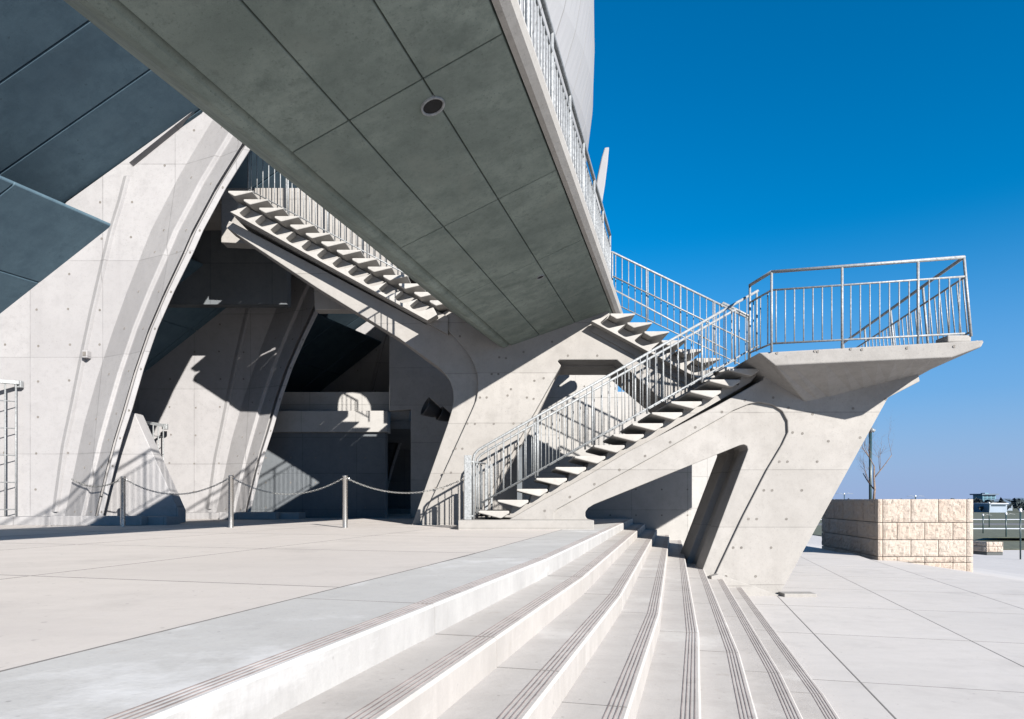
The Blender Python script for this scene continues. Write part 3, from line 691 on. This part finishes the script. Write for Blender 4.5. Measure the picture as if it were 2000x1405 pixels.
panel_grid(X1, Z1, .79, [-5.4, -2.7, -1.35, 0], [-8.9, -7.1, -5.3, -3.55, -1.75, .03, 1.8, 3.6, 5.4, 7.2, 9.0, 10.8], .05, 'bowl', 'lower_soffit_panel', gap=.010, trim=.22)  # steepened slope puts the plate's shadow on the fin into its shape

# stadium sail and fin beyond the bridge
sail = thing('stadium_shell', (-14, 34, 11), 'tall curved pale stadium shell rising behind the bridge railing', 'shell')
AX = Vector((-14, 34, 0)); prof_s = [(12, 13.6), (13, 14.7), (14.5, 16.0), (16, 16.95), (17.3, 17.45), (18.5, 17.75), (20.5, 18.0), (23, 18.08), (26, 18.05), (31, 17.8)]
for i in range(26):
    a0 = R(-78+i*4.2); a1 = a0+R(4.2)-.0035; V, Fc = [], []
    na = 3
    for z, r in prof_s:
        tw = (z-20)*.02
        for q in range(na+1):
            a = a0+(a1-a0)*q/na+tw; V.append(AX+Vector((math.cos(a)*r, math.sin(a)*r, z)))
        for q in range(na+1):
            a = a0+(a1-a0)*q/na+tw; V.append(AX+Vector((math.cos(a)*(r-.3), math.sin(a)*(r-.3), z)))
    w = 2*(na+1)
    for k in range(len(prof_s)-1):
        for q in range(na): Fc += [[k*w+q, k*w+q+1, (k+1)*w+q+1, (k+1)*w+q], [k*w+na+1+q, (k+1)*w+na+1+q, (k+1)*w+na+2+q, k*w+na+2+q]]
        Fc += [[k*w, (k+1)*w, (k+1)*w+na+1, k*w+na+1], [k*w+na, k*w+2*na+1, (k+1)*w+2*na+1, (k+1)*w+na]]
    mesh('shell_panel', V, Fc, 'sail', sail)
lf = prism('concrete_blade', XZ([(1088, 1045), (1118, 600), (1154, 440), (1160, 395), (1167, 345), (1175, 308), (1181, 288), (1190, 287), (1187, 320), (1182, 360), (1174, 410), (1165, 455), (1146, 600), (1138, 1045)], 31), 31, 31.6, 'sail', bevel=.05)
tag(lf, 'slender pointed concrete blade rising beyond the bridge', 'blade')

# ================================================================== SMALL THINGS ON THE TERRACE
def bollard(x, Y, label):
    p = Vector((WX(x, Y), Y, TZ)); t = thing('bollard', p, label, 'bollard', 'chain bollards')
    v = []; N = 20; pr_ = [(.046, 0), (.046, .008), (.041, .010), (.041, .83), (.044, .835), (.044, .85), (.036, .858), (.0, .858)]
    for r, z in pr_[:-1]:
        for j in range(N): v.append(p+Vector((math.cos(2*math.pi*j/N)*r, math.sin(2*math.pi*j/N)*r, z)))
    f = [[i*N+j, i*N+(j+1) % N, (i+1)*N+(j+1) % N, (i+1)*N+j] for i in range(len(pr_)-2) for j in range(N)]+[[(len(pr_)-2)*N+j for j in range(N)]]
    o = mesh('post', v, f, 'steel', t); o.data.shade_smooth(); o.modifiers.new('s', 'EDGE_SPLIT').split_angle = R(40)
    for sgn in (-1, 1): tube('chain_eye', [p+Vector((sgn*.04, 0, .80)), p+Vector((sgn*.065, 0, .81)), p+Vector((sgn*.07, 0, .79)), p+Vector((sgn*.04, 0, .78))], .005, 'steel', t, 6)
    return p
bx = [(240, 11.4), (451, 10.95), (674, 10.9), (910, 11.05)]
BL = ['bollard nearest the large left fin', 'bollard in front of the second fin', 'bollard in the open between fin and bridge pier', 'bollard at the stair foot beside the metal gate']
bpos = [bollard(x, y, 'stainless steel '+l) for (x, y), l in zip(bx, BL)]
def chain(a, b, sag, label):
    a, b = Vector(a), Vector(b); n = max(24, int((b-a).length/.028)); pts = []
    for i in range(n+1):
        t = i/n; p = a.lerp(b, t); p.z -= sag*4*t*(1-t); pts.append(p)
    parts = []
    for i in range(n):
        p, q = pts[i], pts[i+1]; d = (q-p).normalized(); s = d.cross(Vector((0, 0, 1))).normalized(); w = s if i % 2 else d.cross(s)
        c = (p+q)/2; l = (q-p).length*.68
        loop = [c+d*math.cos(k*math.pi/4)*l+w*math.sin(k*math.pi/4)*.012 for k in range(8)]
        parts.append(tube_vf(loop, .0042, 5, True))
    v, f = join(parts); o = mesh('chain', v, f, 'chain', smooth=True); tag(o, label, 'chain', 'chains between bollards')
eye = Vector((.07, 0, .79)); eyel = Vector((-.07, 0, .79))
chain(bpos[0]+eye, bpos[1]+eyel, .24, 'sagging steel chain before the sunlit wing wall')
chain(bpos[1]+eye, bpos[2]+eyel, .24, 'sagging steel chain before the dark concourse wall')
chain(bpos[2]+eye, bpos[3]+eyel, .22, 'sagging steel chain reaching to the stair foot')
wp = W(140, 936, YF-.12); chain(wp, bpos[0]+eyel, .12, 'short chain from the nearest fin to the leftmost bollard')

# gates
def gate(loc, dirv, length, h, n, label, cat='gate'):
    t = thing('bar_gate', loc, label, cat, 'tall bar gates'); d = Vector(dirv).normalized(); p = Vector(loc)
    for i in range(n): stick('bar', p+d*length*i/(n-1), h, .014, t)
    for k in range(5): tube('cross_rail', [p+Vector((0, 0, .12+h*.205*k))+d*.0, p+d*length+Vector((0, 0, .12+h*.205*k))], .010, 'galv', t, 6)
    v, f = prism_vf([p+d*-.06+Vector((0, -.03, h)), p+d*length+Vector((0, -.03, h)), p+d*length+Vector((0, .03, h)), p+d*-.06+Vector((0, .03, h))], (0, 0, 0), (0, 0, .07)); mesh('head_bar', v, f, 'galv', t, bevel=.008)
    box('bracket', (p.x-.06, p.y+.04, p.z+h-.05), (p.x+.06, p.y+.12, p.z+h+.08), 'galv', t, bevel=.01)
gate((WX(31, 12.25), 12.25, TZ+.16), (-.80, -.60, 0), 1.1, 2.42, 8, 'tall steel bar gate hinged to the nearest fin at the far left')
gate((WX(319, 15.6), 15.6, TZ+.16), (-.10, -1, 0), 1.3, 2.0, 8, 'steel bar gate glimpsed between the first and second fins')
gp = thing('stair_gate', (WX(915, 10.5), 10.5, 1.185), 'narrow folded metal gate with flat grey post at the foot of the lower stair', 'gate')
box('flat_post', (WX(907, 10.5), 10.46, 1.185), (WX(921, 10.5), 10.52, 2.20), 'galv', gp, bevel=.006)
for i in range(6): stick('bar', Vector((WX(923.5+3.0*i, 10.6), 10.56+.10*i, 1.22)), .86, .009, gp)
tube('head_bar', [Vector((WX(921, 10.5), 10.5, 2.10)), Vector((WX(945, 10.6), 11.1, 2.10))], .015, 'galv', gp)
tube('foot_bar', [Vector((WX(921, 10.5), 10.5, 1.24)), Vector((WX(945, 10.6), 11.1, 1.24))], .015, 'galv', gp)
box('latch_post', (WX(946, 10.9), 11.1, 1.185), (WX(952, 10.9), 11.15, 2.1), 'galv', gp, bevel=.006)
box('latch_post', (WX(957, 10.9), 11.2, 1.185), (WX(961, 10.9), 11.25, 2.1), 'galv', gp, bevel=.006)

# floodlights on the pier
def flood(c, s, label):
    c = Vector(c); t = thing('floodlight', c, label, 'floodlight', 'floodlights on the bridge pier'); ax = Vector((-.75, -.35, .35)).normalized(); up = ax.orthogonal().normalized(); sd_ = ax.cross(up)
    pr_ = [(.03, -.20), (.09, -.17), (.13, -.08), (.165, .05), (.18, .12), (.185, .14), (.16, .14), (.15, .10)]
    v = []; N = 22
    for r, h in pr_:
        for j in range(N): w = 2*math.pi*j/N; v.append(c+ax*h*s+(up*math.cos(w)+sd_*math.sin(w))*r*s)
    f = [[i*N+j, i*N+(j+1) % N, (i+1)*N+(j+1) % N, (i+1)*N+j] for i in range(len(pr_)-1) for j in range(N)]+[list(range(N)), [(len(pr_)-1)*N+j for j in range(N)]]
    mesh('housing', v, f, 'black', t, smooth=True)
    tube('bracket', [c-ax*.1*s, c-ax*.26*s+Vector((.03, .02, -.05)), c+Vector((.20*s, .1, -.10*s))], .018, 'black', t)
flood(W(843, 800, 12.75), 1.0, 'larger black bell floodlight on the bridge pier leg')
flood(W(868, 812, 12.85), .78, 'smaller black floodlight tucked behind the larger one')
eb = thing('call_box', W(168, 693, YF-.1), 'small grey call box on the wall of the nearest fin', 'box')
c = W(168, 700, YF-.08); box('housing', (c.x-.05, c.y-.05, c.z), (c.x+.05, c.y+.09, c.z+.14), 'fin', eb, bevel=.012)
box('button_plate', (c.x-.03, c.y-.056, c.z+.03), (c.x+.03, c.y-.05, c.z+.11), 'hole', eb)

# ================================================================== STONE PLANTERS
def stone(w, h, dep, seed, rough=.03):
    nx_, nz_ = max(3, int(w/.05)), max(3, int(h/.05)); V, Fc = [], []
    for j in range(nz_+1):
        for i in range(nx_+1):
            x, z = w*i/nx_, h*j/nz_; e = i in (0, nx_) or j in (0, nz_)
            y = 0 if e else -.02-noise.noise(Vector((x*5+seed*7, z*5, seed)))*rough*.6-noise.noise(Vector((x*13, z*13+seed*3, 2)))*rough*.8-random.uniform(-.5, .5)*rough*.35
            V.append(Vector((x, y, z)))
    def id_(i, j): return j*(nx_+1)+i
    for j in range(nz_):
        for i in range(nx_): Fc.append([id_(i, j), id_(i+1, j), id_(i+1, j+1), id_(i, j+1)])
    k = len(V); V += [Vector((0, dep, 0)), Vector((w, dep, 0)), Vector((w, dep, h)), Vector((0, dep, h))]
    Fc += [[k, k+3, k+2, k+1], [id_(i, 0) for i in range(nx_, -1, -1)]+[k, k+1], [id_(i, nz_) for i in range(nx_+1)]+[k+2, k+3],
           [id_(0, j) for j in range(nz_+1)]+[k+3, k], [id_(nx_, j) for j in range(nz_, -1, -1)]+[k+1, k+2]]
    return V, Fc
def wall_blocks(root, origin, d, Ltot, courses, widths, seed):
    """split-face blocks along direction d from origin; courses = [(z0,z1)]; widths per course"""
    ang = math.atan2(d.y, d.x)
    for ci, (z0, z1) in enumerate(courses):
        x = 0
        for bi, w in enumerate(widths[ci]):
            w_ = min(w, Ltot-x)
            if w_ < .03: break
            seed += 1
            smooth_ = w < .2
            V, Fc = stone(w_-.02, z1-z0-.018, .10, seed, .006 if smooth_ else .036)
            me = data('stone_block', V, Fc, 'stone'); p = origin+d*x; link('stone_block', me, root, Vector((p.x, p.y, z0)), (0, 0, ang)); x += w
            if x >= Ltot-.01: break
YB = 17.3
pz = lambda y: WZ(y, YB)
courses = [(pz(1120)-.1, pz(1098)), (pz(1098), pz(1087)), (pz(1087), pz(1054)), (pz(1054), pz(1020)), (pz(1020), pz(974))]
pw = lambda a: a*YB/F
plant = thing('stone_planter', (WX(1800, YB), YB+2, 0), 'large square planter of split-face cream stone blocks on the plaza', 'planter')
q1, q2 = pw(10), pw(13)
rowA = [q1, pw(55), pw(54), pw(55), q2]; rowB = [q1, pw(28), pw(54), pw(55), pw(27), q2]
wall_blocks(plant, Vector((WX(1715, YB), YB, 0)), Vector((1, 0, 0)), pw(187), courses, [rowB, rowB, rowA, rowB, rowA], 100)
dl = Vector((-.1150, -1, 0)).normalized()
far = Vector((WX(1715, YB), YB, 0))-dl*4.2
cl = [(courses[0][0]+.2, pz(1087)), courses[2], courses[3], courses[4]]
wl_ = [[.62]*7, [.31]+[.72]*6, [.72]*6, [.4]+[.72]*6]
wall_blocks(plant, far, dl, 4.19, cl, wl_, 300)
cx0 = WX(1715, YB)
v, f = prism_vf([(cx0+.07, YB+.06, 0), (cx0+pw(185), YB+.06, 0), (cx0+pw(185)+.5, YB+4.2, 0), (cx0+.07+.47, YB+4.2, 0)], (0, 0, -.6), (0, 0, pz(980))); mesh('core', v, f, 'joint', plant)
v, f = prism_vf([(cx0+.22, YB+.2, 0), (cx0+pw(175), YB+.2, 0), (cx0+pw(175)+.5, YB+4.0, 0), (cx0+.22+.47, YB+4.0, 0)], (0, 0, pz(982)), (0, 0, pz(978))); mesh('soil', v, f, 'soil', plant)
YC = 30.
p2 = thing('stone_planter', (WX(1930, YC), YC+1, -1), 'small low stone planter beyond the large planter, far right', 'planter')
k_ = YC/F
wall_blocks(p2, Vector((WX(1927, YC), YC, 0)), Vector((1, 0, 0)), 33*k_, [(WZ(1078, YC), WZ(1067, YC)), (WZ(1067, YC), WZ(1058, YC))], [[.09, .42, .42], [.09, .21, .42, .3]], 500)
dl2 = Vector((.30, -1, 0)).normalized(); far2 = Vector((WX(1927, YC), YC, 0))-dl2*2.2
wall_blocks(p2, far2, dl2, 2.2, [(WZ(1078, YC), WZ(1067, YC)), (WZ(1067, YC), WZ(1058, YC))], [[.5]*5, [.25]+[.5]*5], 520)
x0 = WX(1927, YC); v, f = prism_vf([(x0+.05, YC+.05, 0), (x0+33*k_, YC+.05, 0), (x0+33*k_-.6, YC+2.2, 0), (x0-.55, YC+2.2, 0)], (0, 0, WZ(1085, YC)), (0, 0, WZ(1060, YC))); mesh('core', v, f, 'joint', p2)

# bare tree in the planter
def bare_tree(base, h, seed, label, name='bare_tree', spread=1.0, depth=5):
    rnd = random.Random(seed); trunk, tw = [], []
    def grow(p, d, l, r, k, out):
        n = 3; pts = [p]; rr = [r]
        for i in range(n):
            d = (d+Vector((rnd.uniform(-.16, .16), rnd.uniform(-.16, .16), rnd.uniform(-.02, .14)))).normalized(); p = p+d*l/n; pts.append(p); rr.append(r*(1-.4*(i+1)/n))
        out.append(tube_vf(pts, rr, 5 if k < 2 else 3))
        if k >= depth: return
        for q in range((3 if k < 4 else 2) if k else 4):
            a = rnd.uniform(0, 6.28); tilt = rnd.uniform(.3, .75)*spread
            s = d.orthogonal().normalized(); s = Matrix.Rotation(a, 3, d) @ s; nd_ = (d*math.cos(tilt)+s*math.sin(tilt)).normalized()
            i = rnd.choice((1, 2, 3, 3)); grow(pts[i], nd_, l*rnd.uniform(.55, .82), rr[i]*.62, k+1, tw)
    grow(Vector(base), Vector((.05, 0, 1)), h*.3, h*.011, 0, trunk)
    t = thing(name, base, label, 'tree'); v, f = join(trunk); mesh('trunk', v, f, 'bark', t, True); v, f = join(tw); mesh('crown', v, f, 'bark', t, True)
bare_tree(W(1706, 980, 19.5), 3.5, 23, 'small bare winter tree growing in the large stone planter', depth=5, spread=1.25)
lp = thing('lamp_post', (WX(1700, 23), 23, 0), 'dark green lamp post behind the large stone planter', 'lamp')
xp = WX(1700, 23)
tube('pole', [(xp, 23, -.05), (xp, 23, WZ(843, 23))], .05, 'green_pole', lp, 12)
tube('head', [(xp-.02, 23, WZ(845, 23)), (xp+.05, 22.97, WZ(840, 23)), (xp+.12, 22.95, WZ(843, 23))], .06, 'galv', lp)

# ================================================================== DISTANCE
GZ = -3.2
def sheet(name, pts, z, m, lab):
    v, f = prism_vf([(x, y, z) for x, y in pts], (0, 0, -.05), (0, 0, 0)); o = struct(mesh(name, v, f, m)); o['label'] = lab
sheet('grass_field', [(38, 62), (300, 62), (700, 420), (60, 420)], GZ+.06, 'grass', 'dull winter grass field beyond the plaza')
sheet('snow_patch', [(60, 150), (240, 150), (250, 153), (62, 153)], GZ+.10, 'snow', 'thin strip of old snow across the field')
sheet('snow_patch', [(52, 104), (150, 101), (160, 103), (56, 106)], GZ+.10, 'snow', 'patch of old snow at the near side of the field')
sheet('road', [(50, 118), (240, 122), (250, 130), (52, 126)], GZ+.10, 'asphalt', 'grey access road crossing the distance')
sheet('grass_bank', [(52, 74), (90, 70), (96, 84), (58, 80)], GZ+.45, 'grass', 'dark grass bank in the middle distance at right')
rnd = random.Random(3)
def house(x, y, w, d, h, gable, label, roof='hazy_town_roof', wallm='town_white', win=4):
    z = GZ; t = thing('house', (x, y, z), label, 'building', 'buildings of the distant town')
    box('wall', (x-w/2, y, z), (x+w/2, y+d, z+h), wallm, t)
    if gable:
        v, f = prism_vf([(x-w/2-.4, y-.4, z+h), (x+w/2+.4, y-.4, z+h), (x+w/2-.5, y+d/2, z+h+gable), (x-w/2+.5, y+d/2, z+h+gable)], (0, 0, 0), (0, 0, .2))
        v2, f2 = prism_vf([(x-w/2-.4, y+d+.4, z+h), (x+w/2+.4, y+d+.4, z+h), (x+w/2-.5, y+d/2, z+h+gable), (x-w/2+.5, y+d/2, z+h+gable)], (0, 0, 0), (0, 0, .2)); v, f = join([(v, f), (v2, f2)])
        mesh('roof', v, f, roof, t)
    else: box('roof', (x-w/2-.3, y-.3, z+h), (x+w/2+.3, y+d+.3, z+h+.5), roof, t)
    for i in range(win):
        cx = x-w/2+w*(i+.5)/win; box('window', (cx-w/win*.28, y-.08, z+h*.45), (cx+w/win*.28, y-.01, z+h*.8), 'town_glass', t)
hl_ = []
names = ['white house with dark roof', 'low grey shed', 'long white building', 'small dark-roofed house', 'flat-roofed pale block']
for i in range(24):
    Y = 260+rnd.uniform(0, 200); px = 1890+i*13+rnd.uniform(-5, 5)
    w = rnd.uniform(4, 9); h = rnd.uniform(2.0, 3.6)
    if 1915 < px < 1950: continue
    house(WX(px, Y), Y, w, rnd.uniform(5, 8), h, rnd.choice((0, 1.5, 2, 2)), '%s in the distant town, %s along the row from the left' % (names[i % 5], ['first', 'second', 'third', 'fourth', 'fifth', 'sixth', 'seventh', 'eighth', 'ninth', 'tenth', 'eleventh', 'twelfth', 'thirteenth', 'fourteenth', 'fifteenth', 'sixteenth', 'seventeenth', 'eighteenth', 'nineteenth', 'twentieth', 'twenty-first', 'twenty-second', 'twenty-third', 'twenty-fourth'][i]))
Y = 330; tw = thing('office_tower', (WX(1932, Y), Y, GZ), 'teal office block with overhanging flat roof on the horizon', 'building')
x = WX(1932, Y); box('shaft', (x-3.2, Y, GZ), (x+3.2, Y+7, WZ(967, Y)), 'teal', tw)
box('roof', (x-4.2, Y-1, WZ(967, Y)), (x+4.2, Y+8, WZ(964.6, Y)), 'hazy_town_roof', tw); box('plant_room', (x-1.4, Y+1, WZ(964.6, Y)), (x+.4, Y+4, WZ(963, Y)), 'teal', tw)
for i in range(3):
    for k in range(4): box('window_band', (x-2.8+i*2, Y-.06, WZ(969.5+k*3.6, Y)-.3), (x-1.2+i*2, Y-.01, WZ(969.5+k*3.6, Y)+.25), 'town_glass', tw)
lw = thing('long_building', (WX(1955, 230), 230, GZ), 'long white flat-roofed building before the office block', 'building')
box('wall', (WX(1933, 230), 230, GZ), (WX(1967, 230), 238, WZ(984, 230)), 'town_white', lw); box('roof', (WX(1932, 230), 229.5, WZ(984, 230)), (WX(1968, 230), 238.5, WZ(983, 230)), 'snow', lw)
box('window', (WX(1936, 230), 229.9, WZ(989, 230)), (WX(1964, 230), 229.97, WZ(986.5, 230)), 'town_glass', lw)
# far wood: one mass of small ragged crowns
V, Fc = [], []
for i in range(700):
    Y = 300+rnd.uniform(-70, 160); px = rnd.uniform(1350, 2300); c = Vector((WX(px, Y), Y, GZ+rnd.uniform(.5, 2.5))); s = rnd.uniform(1.2, 2.8); k = len(V)
    for j in range(14):
        a, e = rnd.uniform(0, 6.28), rnd.uniform(-.4, 1.5); V.append(c+Vector((math.cos(a)*math.cos(e), math.sin(a)*math.cos(e), math.sin(e)*1.1))*s*rnd.uniform(.7, 1.1))
    for j in range(16):
        Fc.append([k+x for x in rnd.sample(range(14), 3)])
o = mesh('far_wood', V, Fc, 'wood_far'); o['kind'] = 'stuff'; tag(o, 'dark blue-green belt of trees among the distant houses', 'trees')
# slim street lamps in the middle distance
def slim_lamp(px, Y, ytop, label, arms=1):
    x = WX(px, Y); z0 = gz(x, Y)+.03; zt = WZ(ytop, Y); t = thing('street_lamp', (x, Y, z0), label, 'lamp', 'distant street lamps')
    tube('pole', [(x, Y, z0), (x, Y, zt)], .04+.0003*Y, 'green_pole', t, 8)
    for s in ((-1, 1) if arms == 2 else (1,)):
        tube('arm', [(x, Y, zt-.1), (x+s*.35*Y/60, Y, zt+.12*Y/60), (x+s*.8*Y/60, Y, zt+.05*Y/60)], .012+.00012*Y, 'galv', t, 6)
    v, f = tube_vf([(x-.0, Y, zt), (x, Y, zt+.25)], .10, 8); mesh('lamp_head', v, f, 'snow', t, True)
slim_lamp(1788, 95, 971, 'twin-armed street lamp showing above the large planter', 2)
slim_lamp(1993, 52, 1000, 'dark lamp post at the right edge beyond the plaza')
slim_lamp(1965, 75, 1006, 'slim lamp post with pale head before the grass field')
slim_lamp(1932, 110, 984, 'thin pale lamp post before the long white building')
slim_lamp(1920, 90, 1008, 'short dark lamp post close beside the large planter edge')
slim_lamp(1649, 120, 966, 'small street lamp showing between the leaning pier and planter', 2)
